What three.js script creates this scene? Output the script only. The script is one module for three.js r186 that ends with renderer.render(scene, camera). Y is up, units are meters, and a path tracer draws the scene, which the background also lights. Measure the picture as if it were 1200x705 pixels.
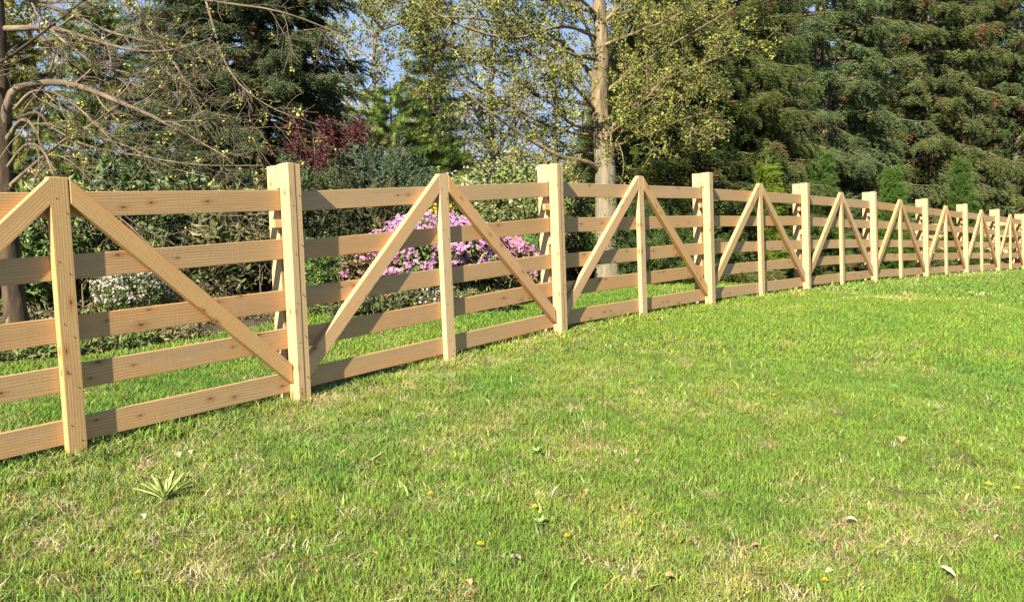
import * as THREE from 'three';
import { mergeGeometries } from 'three/addons/utils/BufferGeometryUtils.js';

// ---------------------------------------------------------------- camera, sky, sun, exposure
const scene = new THREE.Scene();
const FOCAL = 1050, PITCH = 0.052, ROLL = 0.041, EYE = 1.5;
const cr = Math.cos(ROLL), sr = Math.sin(ROLL), cp = Math.cos(PITCH), sp = Math.sin(PITCH);
const camera = new THREE.PerspectiveCamera(2 * Math.atan(352.5 / FOCAL) * 180 / Math.PI, 1024 / 601, 0.05, 2000);
{
  const U0 = new THREE.Vector3(0, cp, -sp), R0 = new THREE.Vector3(1, 0, 0), F = new THREE.Vector3(0, -sp, -cp);
  const R = R0.clone().multiplyScalar(cr).addScaledVector(U0, -sr), U = R0.clone().multiplyScalar(sr).addScaledVector(U0, cr);
  camera.quaternion.setFromRotationMatrix(new THREE.Matrix4().makeBasis(R, U, F.clone().negate()));
  camera.position.set(0, EYE, 0);
}
const SUN_DIR = new THREE.Vector3(-0.41, 0, 0.912).normalize().multiplyScalar(Math.cos(0.62)).setY(Math.sin(0.62));
{
  const w = 256, h = 128, a = new Float32Array(w * h * 4);
  for (let j = 0; j < h; j++) for (let i = 0; i < w; i++) {
    const e = Math.max(0, Math.sin(((j + 0.5) / h - 0.5) * Math.PI)), k = Math.pow(e, 0.45), o = (j * w + i) * 4;
    a[o] = 0.29 - 0.265 * k; a[o + 1] = 0.40 - 0.34 * k; a[o + 2] = 0.54 - 0.39 * k; a[o + 3] = 1;
  }
  const t = new THREE.DataTexture(a, w, h, THREE.RGBAFormat, THREE.FloatType);
  t.mapping = THREE.EquirectangularReflectionMapping; t.minFilter = t.magFilter = THREE.LinearFilter; t.needsUpdate = true;
  scene.background = t; scene.environment = t;
}
const sun = new THREE.DirectionalLight(new THREE.Color().setRGB(1, 0.885, 0.675), 5);
sun.position.copy(SUN_DIR).multiplyScalar(60).add(new THREE.Vector3(3, 0, -12)); sun.target.position.set(3, 0, -12);
sun.castShadow = true; sun.shadow.mapSize.set(4096, 4096); sun.shadow.radius = 1;
Object.assign(sun.shadow.camera, { left: -40, right: 40, top: 40, bottom: -40, near: 1, far: 160 });
scene.add(sun, sun.target);
const renderer = new THREE.WebGLRenderer({ antialias: true });
renderer.toneMapping = THREE.LinearToneMapping; renderer.toneMappingExposure = 2.75; renderer.shadowMap.enabled = true;

// ---------------------------------------------------------------- helpers
let seed = 7;
const rnd = () => { seed = (seed + 0x6D2B79F5) | 0; let t = Math.imul(seed ^ (seed >>> 15), 1 | seed); t = (t + Math.imul(t ^ (t >>> 7), 61 | t)) ^ t; return ((t ^ (t >>> 14)) >>> 0) / 4294967296; };
const rr = (a, b) => a + (b - a) * rnd();
const V = (x, y, z) => new THREE.Vector3(x, y, z);
const clamp = (x, a, b) => Math.min(b, Math.max(a, x)), lerp = (a, b, t) => a + (b - a) * t;
const sst = (a, b, x) => { const t = clamp((x - a) / (b - a), 0, 1); return t * t * (3 - 2 * t); };
const hash = (i, j) => { let h = Math.imul(i, 374761393) + Math.imul(j, 668265263) | 0; h = Math.imul(h ^ (h >>> 13), 1274126177); return ((h ^ (h >>> 16)) >>> 0) / 4294967296; };
const noise = (x, y) => {
  const i = Math.floor(x), j = Math.floor(y), u = x - i, v = y - j, a = u * u * (3 - 2 * u), b = v * v * (3 - 2 * v);
  return lerp(lerp(hash(i, j), hash(i + 1, j), a), lerp(hash(i, j + 1), hash(i + 1, j + 1), a), b);
};
const fbm = (x, y, n = 4) => { let s = 0, a = 0.5, t = 0; for (let k = 0; k < n; k++) { s += a * noise(x, y); t += a; a *= 0.5; x = x * 2.03 + 17.1; y = y * 2.03 + 5.7; } return s / t; };
// a pixel of the 1200 x 705 photograph at a depth D (metres along the level viewing direction)
const at = (px, py, D) => {
  const ix = px - 600, iy = py - 352.5, u = (cr * ix - sr * iy) / FOCAL, v = -(sr * ix + cr * iy) / FOCAL;
  const Y = v * cp - sp, Z = cp + v * sp;
  return V(u / Z * D, EYE + Y / Z * D, -D);
};
const numbers = {};
const numbered = (n) => { numbers[n] = (numbers[n] ?? -1) + 1; return numbers[n] ? n + '_' + String(numbers[n]).padStart(3, '0') : n; };
const tag = (o, label, category, group, kind) => { if (label) o.userData.label = label; if (category) o.userData.category = category; if (group) o.userData.group = group; if (kind) o.userData.kind = kind; return o; };
function thing(name, pos, label, category, group) { const g = new THREE.Group(); g.name = numbered(name); g.position.copy(pos); scene.add(g); return tag(g, label, category, group); }
function mesh(name, geo, mat, parent, pos) { const m = new THREE.Mesh(geo, mat); m.name = name; m.castShadow = m.receiveShadow = true; if (pos) m.position.copy(pos); parent.add(m); return m; }
function copies(name, geo, mat, list, parent) {   // list of {m: Matrix4, c: Color}
  const o = new THREE.InstancedMesh(geo, mat, list.length); o.name = name; o.castShadow = o.receiveShadow = true; o.userData.kind = 'stuff';
  list.forEach((e, i) => { o.setMatrixAt(i, e.m); o.setColorAt(i, e.c); });
  parent.add(o); return o;
}
const C = (r, g, b) => new THREE.Color().setRGB(r, g, b);
const vary = (c, a = 0.25, hue = 0.12) => { const k = 1 + rr(-a, a), t = rr(-hue, hue); return C(c.r * k * (1 + t), c.g * k, c.b * k * (1 - t)); };
// triangles gathered into one geometry
class Tris {
  constructor() { this.p = []; this.c = []; }
  tri(a, b, c, k = 1) { this.p.push(a.x, a.y, a.z, b.x, b.y, b.z, c.x, c.y, c.z); for (let i = 0; i < 3; i++) k.isColor ? this.c.push(k.r, k.g, k.b) : this.c.push(k, k, k); }
  geo() { const g = new THREE.BufferGeometry(); g.setAttribute('position', new THREE.Float32BufferAttribute(this.p, 3)); g.setAttribute('color', new THREE.Float32BufferAttribute(this.c, 3)); g.computeVertexNormals(); return g; }
}
const rdir = () => { const z = rr(-1, 1), a = rr(0, 6.2832), s = Math.sqrt(1 - z * z); return V(Math.cos(a) * s, z, Math.sin(a) * s); };
const perp = (d) => { const p = Math.abs(d.y) < 0.9 ? V(0, 1, 0) : V(1, 0, 0); return p.cross(d).normalize(); };

// ---------------------------------------------------------------- lie of the land
// fence posts: middle of the front face at the ground (x, y, depth)
const POSTS = [[-1.408, -0.941, 5.958], [0.456, -0.776, 8.383], [2.402, -0.728, 10.762], [4.384, -0.729, 13.21], [6.389, -0.764, 15.67], [8.418, -0.824, 18.086], [10.441, -0.891, 20.468], [12.463, -0.967, 22.843], [14.48, -1.045, 25.21]]
  .map(([x, y, d], i) => V(x + (i ? 0.03 : 0), y + EYE, -d));
POSTS.unshift(V(-3.272, EYE - 1.075, -3.532), V(-5.15, EYE - 1.2, -1.1));
POSTS.sort((a, b) => a.x - b.x);
const ORG = POSTS[2], FD = V(0.6468, 0, -0.7627), FN = V(0.7627, 0, 0.6468);   // along the fence; out of its front face
const FS = POSTS.map((p) => p.clone().sub(ORG).dot(FD)), FY = POSTS.map((p) => p.y), FQ = POSTS.map((p) => p.clone().sub(ORG).dot(FN));
const along = (list, s) => {
  const n = FS.length;
  if (s <= FS[0]) return list[0] + (list[1] - list[0]) / (FS[1] - FS[0]) * Math.max(s - FS[0], -3);
  if (s >= FS[n - 1]) return list[n - 1] + (list[n - 1] - list[n - 2]) / (FS[n - 1] - FS[n - 2]) * Math.min(s - FS[n - 1], 4);
  let i = 0; while (s > FS[i + 1]) i++;
  const p0 = list[Math.max(0, i - 1)], p1 = list[i], p2 = list[i + 1], p3 = list[Math.min(n - 1, i + 2)], t = (s - FS[i]) / (FS[i + 1] - FS[i]);
  return 0.5 * (2 * p1 + (p2 - p0) * t + (2 * p0 - 5 * p1 + 4 * p2 - p3) * t * t + (3 * p1 - p0 - 3 * p2 + p3) * t * t * t);
};
const sq = (x, z) => { const dx = x - ORG.x, dz = z - ORG.z, s = dx * FD.x + dz * FD.z; return [s, dx * FN.x + dz * FN.z - along(FQ, s)]; };
function ground(x, z) {
  const [s, q] = sq(x, z);
  const up = 0.066 * (1 - sst(10, 24, s)) + 0.002;
  const side = q > 0 ? -0.092 * Math.min(q, 6) - 0.03 * Math.max(0, Math.min(q, 30) - 6) : up * Math.min(-q, 9);
  return along(FY, s) + side + 0.05 * (fbm(x * 0.35 + 40, z * 0.35 + 9, 3) - 0.5) * sst(0.2, 2, Math.abs(q));
}
const onGround = (x, z) => V(x, ground(x, z), z);
const place = (px, D) => { const p = at(px, 330, D); return onGround(p.x, p.z); };       // foot of something seen at column px, depth D
function hitGround(px, py) { for (let d = 2; d < 60; d += 0.02) { const p = at(px, py, d); if (p.y <= ground(p.x, p.z)) return onGround(p.x, p.z); } return at(px, py, 20); }
const bedEdge = (s) => -(2.9 + 1.1 * (1 - sst(-3, 0.5, s)) + 1.7 * sst(4, 9, s) + 1.8 * sst(12, 20, s) + 0.5 * (fbm(s * 0.6 + 3, 1.5, 2) - 0.5));

// ---------------------------------------------------------------- materials
const tex = (w, h, f, srgb = true) => {
  const a = new Uint8Array(w * h * 4);
  for (let j = 0; j < h; j++) for (let i = 0; i < w; i++) { const c = f(i, j), o = (j * w + i) * 4; a[o] = clamp(c[0], 0, 1) * 255; a[o + 1] = clamp(c[1], 0, 1) * 255; a[o + 2] = clamp(c[2], 0, 1) * 255; a[o + 3] = 255; }
  const t = new THREE.DataTexture(a, w, h); t.wrapS = t.wrapT = THREE.MirroredRepeatWrapping; t.magFilter = THREE.LinearFilter; t.minFilter = THREE.LinearMipmapLinearFilter; t.generateMipmaps = true;
  if (srgb) t.colorSpace = THREE.SRGBColorSpace; t.needsUpdate = true; return t;
};
// sawn softwood: 2 m x 0.5 m, grain along u
const knots = []; for (let k = 0; k < 11; k++) knots.push([rr(0.12, 1.88), rr(0.03, 0.47), rr(0.006, 0.015)]);
const woodAt = (i, j, w, h) => {
  const x = i / w * 2, y = j / h * 0.5;
  let yy = y, knot = 0, halo = 0;
  for (const [kx, ky, r] of knots) {
    const dx = (x - kx) / 2.2, dy = y - ky, d = Math.hypot(dx, dy) / r;
    if (d < 6) { yy += Math.sign(dy) * r * 0.55 * Math.exp(-d * d / 5); knot = Math.max(knot, 1 - sst(0.32, 0.62, d)); halo = Math.max(halo, Math.exp(-d * d / 2.2)); }
  }
  const bend = 0.055 * fbm(x * 0.9, y * 3.2, 3), ring = 0.5 + 0.5 * Math.sin((yy + bend) * 360 + 3 * fbm(x * 2, yy * 20, 2));
  const fibre = fbm(x * 9, y * 700, 3), broad = fbm(x * 0.8 + 9, y * 7 + 3, 3), saw = noise(x * 190 + 9 * noise(y * 9, x * 2), y * 3);
  return { knot, halo, ring, fibre, broad, saw };
};
const woodCache = []; for (let j = 0; j < 512; j++) for (let i = 0; i < 1024; i++) woodCache.push(woodAt(i, j, 1024, 512));
const woodMap = tex(1024, 512, (i, j) => {
  const { knot, halo, ring, fibre, broad, saw } = woodCache[j * 1024 + i];
  let k = 0.93 + 0.2 * (broad - 0.5) - 0.10 * ring * ring * (0.3 + broad) + 0.15 * (fibre - 0.5) + 0.018 * (saw - 0.5);
  const red = clamp((broad - 0.46) * 3.2, 0, 1);
  let r = 0.875 * k, g = lerp(0.735, 0.655, red) * k, b = lerp(0.545, 0.44, red) * k;
  r = lerp(r, 0.66 * k, halo * 0.5); g = lerp(g, 0.42 * k, halo * 0.5); b = lerp(b, 0.24 * k, halo * 0.5);
  r = lerp(r, 0.46, knot); g = lerp(g, 0.29, knot); b = lerp(b, 0.17, knot);
  return [r, g, b];
});
const woodBump = tex(1024, 512, (i, j) => { const { ring, fibre, saw, knot } = woodCache[j * 1024 + i]; const v = 0.2 * saw + 0.6 * fibre + 0.2 * (1 - ring) - 0.2 * knot; return [v, v, v]; }, false);
const woodMats = [[1.0, 1.0, 1.0], [0.95, 0.89, 0.80], [1.0, 0.94, 0.90], [0.90, 0.82, 0.66], [1.03, 1.02, 1.0], [0.99, 0.88, 0.78], [0.88, 0.85, 0.80], [1.07, 1.08, 1.1]].map(([r, g, b], k) => {
  const m = new THREE.MeshStandardMaterial({ map: woodMap, bumpMap: woodBump, bumpScale: 0.0013, roughness: 0.78 }); m.color.setRGB(r, g, b); m.name = 'sawn_cedar_' + k; return m;
});
const barkMaker = (a, b, name, rough = 0.9) => {
  const f = (i, j) => { const x = i / 256, y = j / 512; return { v: fbm(x * 22 + 3 * fbm(x * 4, y * 6, 2), y * 12, 4), l: fbm(x * 7 + 50, y * 9, 3) }; };
  const map = tex(256, 512, (i, j) => { const { v, l } = f(i, j), k = clamp(0.15 + 0.9 * v + 0.5 * (l - 0.5), 0, 1); return [lerp(a[0], b[0], k), lerp(a[1], b[1], k), lerp(a[2], b[2], k)]; });
  const bump = tex(256, 512, (i, j) => { const { v } = f(i, j); return [v, v, v]; }, false);
  const m = new THREE.MeshStandardMaterial({ map, bumpMap: bump, bumpScale: 0.012, roughness: rough }); m.name = name; return m;
};
const BARK = {
  pale: barkMaker([0.27, 0.23, 0.17], [0.60, 0.54, 0.42], 'pale_bark'),
  dark: barkMaker([0.12, 0.095, 0.075], [0.36, 0.30, 0.22], 'dark_bark'),
  brown: barkMaker([0.25, 0.215, 0.175], [0.55, 0.49, 0.41], 'brown_bark'),
  smooth: barkMaker([0.34, 0.32, 0.26], [0.56, 0.53, 0.45], 'smooth_bark'),
  grey: barkMaker([0.34, 0.31, 0.28], [0.60, 0.56, 0.52], 'grey_bark'),
};
const leafMat = (name, rough = 0.75, through = 0.3) => { const m = through > 0.3 ? new THREE.MeshPhysicalMaterial({ color: 0xffffff, roughness: 1, transmission: through, thickness: 0, side: THREE.DoubleSide, vertexColors: true }) : new THREE.MeshStandardMaterial({ color: 0xffffff, roughness: rough, side: THREE.DoubleSide, vertexColors: true }); m.name = name; return m; };
const M = { leaf: leafMat('leaf', 0.7, 0.2), needle: leafMat('needle', 0.65, 0.12), grass: leafMat('grass_blade', 0.85, 0.3), petal: leafMat('petal', 0.9, 0.2), gloss: leafMat('glossy_leaf', 0.55, 0.15) };

// ---------------------------------------------------------------- ground
{
  const xs = [], zs = [];
  for (let x = -9; x <= 20; x += 0.25) xs.push(x);
  for (let d = 0.5, k = 0; k < 26; k++) { xs.unshift(xs[0] - d); xs.push(xs[xs.length - 1] + d); d *= 1.22; }
  for (let z = 1.5; z >= -32; z -= 0.25) zs.push(z);
  for (let d = 0.5, k = 0; k < 26; k++) { zs.push(zs[zs.length - 1] - d); zs.unshift(zs[0] + d); d *= 1.22; }
  const p = [], c = [], uv = [], ix = [];
  for (const z of zs) for (const x of xs) {
    p.push(x, ground(x, z), z); uv.push(x / 3, z / 3);
    const [s, q] = sq(x, z), lawn = sst(-0.15, 0.15, q - bedEdge(s)), n = fbm(x * 1.3, z * 1.3, 3);
    const a = C(0.095 + 0.05 * n, 0.105 + 0.045 * n, 0.03), b = C(0.075 + 0.05 * n, 0.055 + 0.035 * n, 0.034 + 0.02 * n);
    c.push(lerp(b.r, a.r, lawn), lerp(b.g, a.g, lawn), lerp(b.b, a.b, lawn));
  }
  const w = xs.length;
  for (let j = 0; j + 1 < zs.length; j++) for (let i = 0; i + 1 < w; i++) { const o = j * w + i; ix.push(o, o + 1, o + w, o + 1, o + w + 1, o + w); }
  const g = new THREE.BufferGeometry(); g.setAttribute('position', new THREE.Float32BufferAttribute(p, 3)); g.setAttribute('color', new THREE.Float32BufferAttribute(c, 3)); g.setAttribute('uv', new THREE.Float32BufferAttribute(uv, 2)); g.setIndex(ix); g.computeVertexNormals();
  const map = tex(512, 512, (i, j) => { const v = 0.55 + 0.45 * fbm(i / 6, j / 6, 4) + 0.25 * (fbm(i / 60, j / 60, 3) - 0.5); return [v, v * 0.98, v * 0.92]; });
  const m = new THREE.MeshStandardMaterial({ map, vertexColors: true, roughness: 1 });
  const o = mesh('ground', g, m, scene); tag(o, 'gently rising lawn soil and mulch beneath the grass and trees', 'ground', null, 'structure');
}

// ---------------------------------------------------------------- grass
function tuft(n, R, h0, h1, w, lean, flat = 0) {
  const t = new Tris();
  for (let k = 0; k < n; k++) {
    const a = rr(0, 6.283), r = R * Math.sqrt(rnd()), base = V(Math.cos(a) * r, -0.008, Math.sin(a) * r), h = rr(h0, h1), ya = rr(0, 6.283), l = rr(0.15, 1) * lean * h;
    const dir = V(Math.cos(ya), 0, Math.sin(ya)), side = V(-Math.sin(ya + rr(-1, 1)), 0, Math.cos(ya + rr(-1, 1))).normalize().multiplyScalar(w * rr(0.6, 1.3) / 2);
    const m = base.clone().addScaledVector(dir, l * 0.35); m.y += h * 0.6 * (1 - flat);
    const e = base.clone().addScaledVector(dir, l * (1 + flat)); e.y += h * (1 - flat * 0.9) * rr(0.75, 1);
    const br = rr(0.6, 1.45), kk = C(br * rr(0.75, 1.25), br, br * rr(0.6, 1.5));
    t.tri(base.clone().sub(side), base.clone().add(side), m.clone().add(side.clone().multiplyScalar(0.85)), kk);
    t.tri(base.clone().sub(side), m.clone().add(side.clone().multiplyScalar(0.85)), m.clone().sub(side.clone().multiplyScalar(0.85)), kk);
    t.tri(m.clone().sub(side.clone().multiplyScalar(0.85)), m.clone().add(side.clone().multiplyScalar(0.85)), e, kk);
  }
  return t.geo();
}
{
  const near = [0, 1, 2, 3].map(() => tuft(26, 0.055, 0.018, 0.06, 0.0035, 0.9)), mid = [0, 1].map(() => tuft(26, 0.10, 0.025, 0.06, 0.0065, 0.7)), far = [0, 1].map(() => tuft(34, 0.2, 0.03, 0.06, 0.012, 0.7));
  const straw = [0, 1].map(() => tuft(24, 0.065, 0.02, 0.06, 0.0038, 1.2, 0.35)), bits = tuft(10, 0.06, 0.03, 0.09, 0.011, 0.9, 0.25);
  const lists = new Map(), put = (g, e) => { if (!lists.has(g)) lists.set(g, []); lists.get(g).push(e); };
  const green = C(0.115, 0.2, 0.019), lush = C(0.082, 0.175, 0.018), yellow = C(0.215, 0.25, 0.038), dry = C(0.46, 0.38, 0.205), tan = C(0.38, 0.25, 0.13);
  // worn or straw-coloured places in the lawn, taken from where they lie in the photograph
  const dryPlaces = [[265, 655, 0.32], [120, 625, 0.4], [60, 590, 0.35], [560, 498, 0.22], [440, 470, 0.55], [520, 430, 0.4], [470, 575, 0.3], [700, 440, 0.5], [770, 470, 0.4], [395, 500, 0.4], [700, 535, 0.25], [1060, 600, 0.35], [1140, 610, 0.3], [880, 690, 0.25], [1010, 650, 0.3], [930, 365, 0.5], [1060, 350, 0.5], [230, 540, 0.3], [330, 590, 0.25], [505, 520, 0.3], [690, 590, 0.2], [170, 560, 0.3], [650, 405, 0.5], [350, 490, 0.35], [20, 650, 0.3]]
    .map(([x, y, r]) => { const p = hitGround(x, y); return [p.x, p.z, r]; });
  const dryness = (x, z, q) => {
    let d = 0; for (const [a, b, r] of dryPlaces) { const e = Math.hypot(x - a, (z - b)) / r; if (e < 2) d = Math.max(d, Math.exp(-e * e * 1.2)); }
    return clamp(0.7 * d * (0.1 + noise(x * 9, z * 9)) + 1.3 * Math.max(0, fbm(x * 2.1 + 70, z * 2.1, 3) - 0.56) + 0.25 * Math.exp(-q * q / 0.12), 0, 1);
  };
  const X = V(0, 1, 0);
  const ring = (r0, r1, n, geos, s0, s1, spread) => {
    const area = (r1 * r1 - r0 * r0) / 2 * (spread[1] - spread[0]);
    for (let k = 0; k < n * area; k++) {
      const r = Math.sqrt(lerp(r0 * r0, r1 * r1, rnd())), a = rr(spread[0], spread[1]), x = Math.sin(a) * r, z = -Math.cos(a) * r, [s, q] = sq(x, z);
      if (q < bedEdge(s) + rr(-0.12, 0.12)) continue;
      const d = dryness(x, z, q), v = fbm(x * 0.8 + 5, z * 0.8 + 30, 3), v2 = fbm(x * 4 + 11, z * 4, 2);
      const dead = rnd() < d * 0.38 + 0.035;
      let c = green.clone().lerp(lush, clamp((v - 0.4) * 3, 0, 1)).lerp(yellow, clamp(d * 0.9 + (v2 - 0.5) * 0.7 + rr(-0.12, 0.14), 0, 1));
      if (dead) c = (rnd() < 0.8 ? dry : tan).clone();
      c = vary(c, 0.22, 0.08);
      const sc = rr(s0, s1) * (1 - 0.2 * d) * (0.55 + 0.5 * v + 0.45 * v2) * (1 + 0.55 * Math.exp(-Math.pow((q + 0.06) / 0.16, 2))), nrm = V((ground(x - 0.1, z) - ground(x + 0.1, z)) / 0.2, 1, (ground(x, z - 0.1) - ground(x, z + 0.1)) / 0.2).normalize();
      const qn = new THREE.Quaternion().setFromUnitVectors(X, nrm).multiply(new THREE.Quaternion().setFromAxisAngle(X, rr(0, 6.283)));
      const geo = dead && r < 12 ? straw[k % 2] : geos[k % geos.length];
      put(geo, { m: new THREE.Matrix4().compose(V(x, ground(x, z), z), qn, V(sc, sc * rr(0.75, 1.2), sc)), c });
      if (dead && r < 9 && rnd() < 0.6) put(straw[(k + 1) % 2], { m: new THREE.Matrix4().compose(V(x + rr(-0.05, 0.05), ground(x, z), z + rr(-0.05, 0.05)), qn, V(sc, sc * 1.3, sc)), c: vary(c, 0.15, 0.05) });
      if (r < 9 && rnd() < 0.018) put(bits, { m: new THREE.Matrix4().compose(V(x, ground(x, z), z), qn, V(1, 1, 1).multiplyScalar(rr(0.5, 1.1))), c: vary(C(0.17, 0.26, 0.06), 0.25) });
    }
  };
  ring(1.6, 7.5, 760, near, 0.75, 1.25, [-0.85, 0.85]);
  ring(7.5, 14, 230, mid, 0.8, 1.3, [-0.75, 0.85]);
  ring(14, 36, 62, far, 0.8, 1.35, [-0.55, 0.95]);
  const g = thing('grass', V(0, 0, 0), 'short spring lawn grass, green with straw coloured patches', 'grass'); g.userData.kind = 'stuff';
  for (const [geo, list] of lists) copies('grass_blades', geo, M.grass, list, g);
}

// ---------------------------------------------------------------- the fence
// a sawn board: length along x, height along y, thickness along z, chamfered; cutA / cutB slope its two ends (x shifts by cut * y)
function board(L, h, t, cutA = 0, cutB = 0, ch = 0.003) {
  const P = [], UV = [], ou = rr(0, 4), ov = rr(0.08, 0.42) + (rnd() < 0.5 ? 0.5 : 0);
  const v = (sx, sy, sz, f) => { const y = sy * (h / 2 - (f === 1 ? 0 : ch)), x = sx * (L / 2 - (f === 0 ? 0 : ch)) + (sx < 0 ? cutA : cutB) * y; return V(x, y, sz * (t / 2 - (f === 2 ? 0 : ch))); };
  const tri = (a, b, c) => {
    const n = b.clone().sub(a).cross(c.clone().sub(a)), m = a.clone().add(b).add(c).divideScalar(3);
    if (n.dot(V(m.x / L, m.y / h, m.z / t)) < 0) { const k = b; b = c; c = k; }
    const ax = [Math.abs(n.x), Math.abs(n.y), Math.abs(n.z)], f = ax[0] > ax[1] && ax[0] > ax[2] ? 0 : ax[1] > ax[2] ? 1 : 2;
    for (const q of [a, b, c]) { P.push(q.x, q.y, q.z); const [uu, vv] = f === 0 ? [q.z * 0.4, q.y] : f === 1 ? [q.x, q.z + 0.02] : [q.x, q.y]; UV.push((uu + ou) / 2, (vv + ov) / 0.5); }
  };
  const quad = (a, b, c, d) => { tri(a, b, c); tri(a, c, d); }, S = [-1, 1];
  for (const s of S) { quad(v(s, -1, -1, 0), v(s, 1, -1, 0), v(s, 1, 1, 0), v(s, -1, 1, 0)); quad(v(-1, s, -1, 1), v(1, s, -1, 1), v(1, s, 1, 1), v(-1, s, 1, 1)); quad(v(-1, -1, s, 2), v(1, -1, s, 2), v(1, 1, s, 2), v(-1, 1, s, 2)); }
  for (const a of S) for (const b of S) {
    quad(v(-1, a, b, 1), v(1, a, b, 1), v(1, a, b, 2), v(-1, a, b, 2)); quad(v(a, -1, b, 0), v(a, 1, b, 0), v(a, 1, b, 2), v(a, -1, b, 2)); quad(v(a, b, -1, 0), v(a, b, 1, 0), v(a, b, 1, 1), v(a, b, -1, 1));
    for (const c of S) tri(v(a, b, c, 0), v(a, b, c, 1), v(a, b, c, 2));
  }
  const g = new THREE.BufferGeometry(); g.setAttribute('position', new THREE.Float32BufferAttribute(P, 3)); g.setAttribute('uv', new THREE.Float32BufferAttribute(UV, 2)); g.computeVertexNormals(); return g;
}
const POST_H = 1.6, POST_W = 0.108, FRONT_T = 0.094, RAIL_T = 0.025, BACK_T = 0.1, RAIL_H = 0.137, BRACE_T = 0.046, BRACE_W = 0.104;
const RAILS = [0.147, 0.434, 0.698, 1.033, 1.366];   // middle heights
function setBoard(m, mid, ex, ey, ez, org) { m.matrixAutoUpdate = true; m.quaternion.setFromRotationMatrix(new THREE.Matrix4().makeBasis(ex, ey, ez)); m.position.copy(mid).sub(org); }
const pickPale = () => woodMats[[0, 4, 7][Math.floor(rnd() * 3)]];
const pick = () => woodMats[Math.floor(rnd() * woodMats.length)];
const railMats = woodMats.slice(0, 7).map((m, k) => { const r = m.clone(); r.name = 'sawn_rail_' + k; const d = [0.8, 0.84, 0.78, 0.86, 0.76, 0.82, 0.88][k]; r.color.setRGB(m.color.r * d, m.color.g * d * 0.985, m.color.b * d * 0.96); return r; });
const nailMat = new THREE.MeshStandardMaterial({ color: 0x6b625a, roughness: 0.5, metalness: 0.8 });
const nailGeo = (spots) => mergeGeometries(spots.map(([x, y, z]) => { const c = new THREE.CylinderGeometry(0.0034, 0.0034, 0.004, 7); c.rotateX(Math.PI / 2); c.translate(x, y, z); return c; }));
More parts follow.
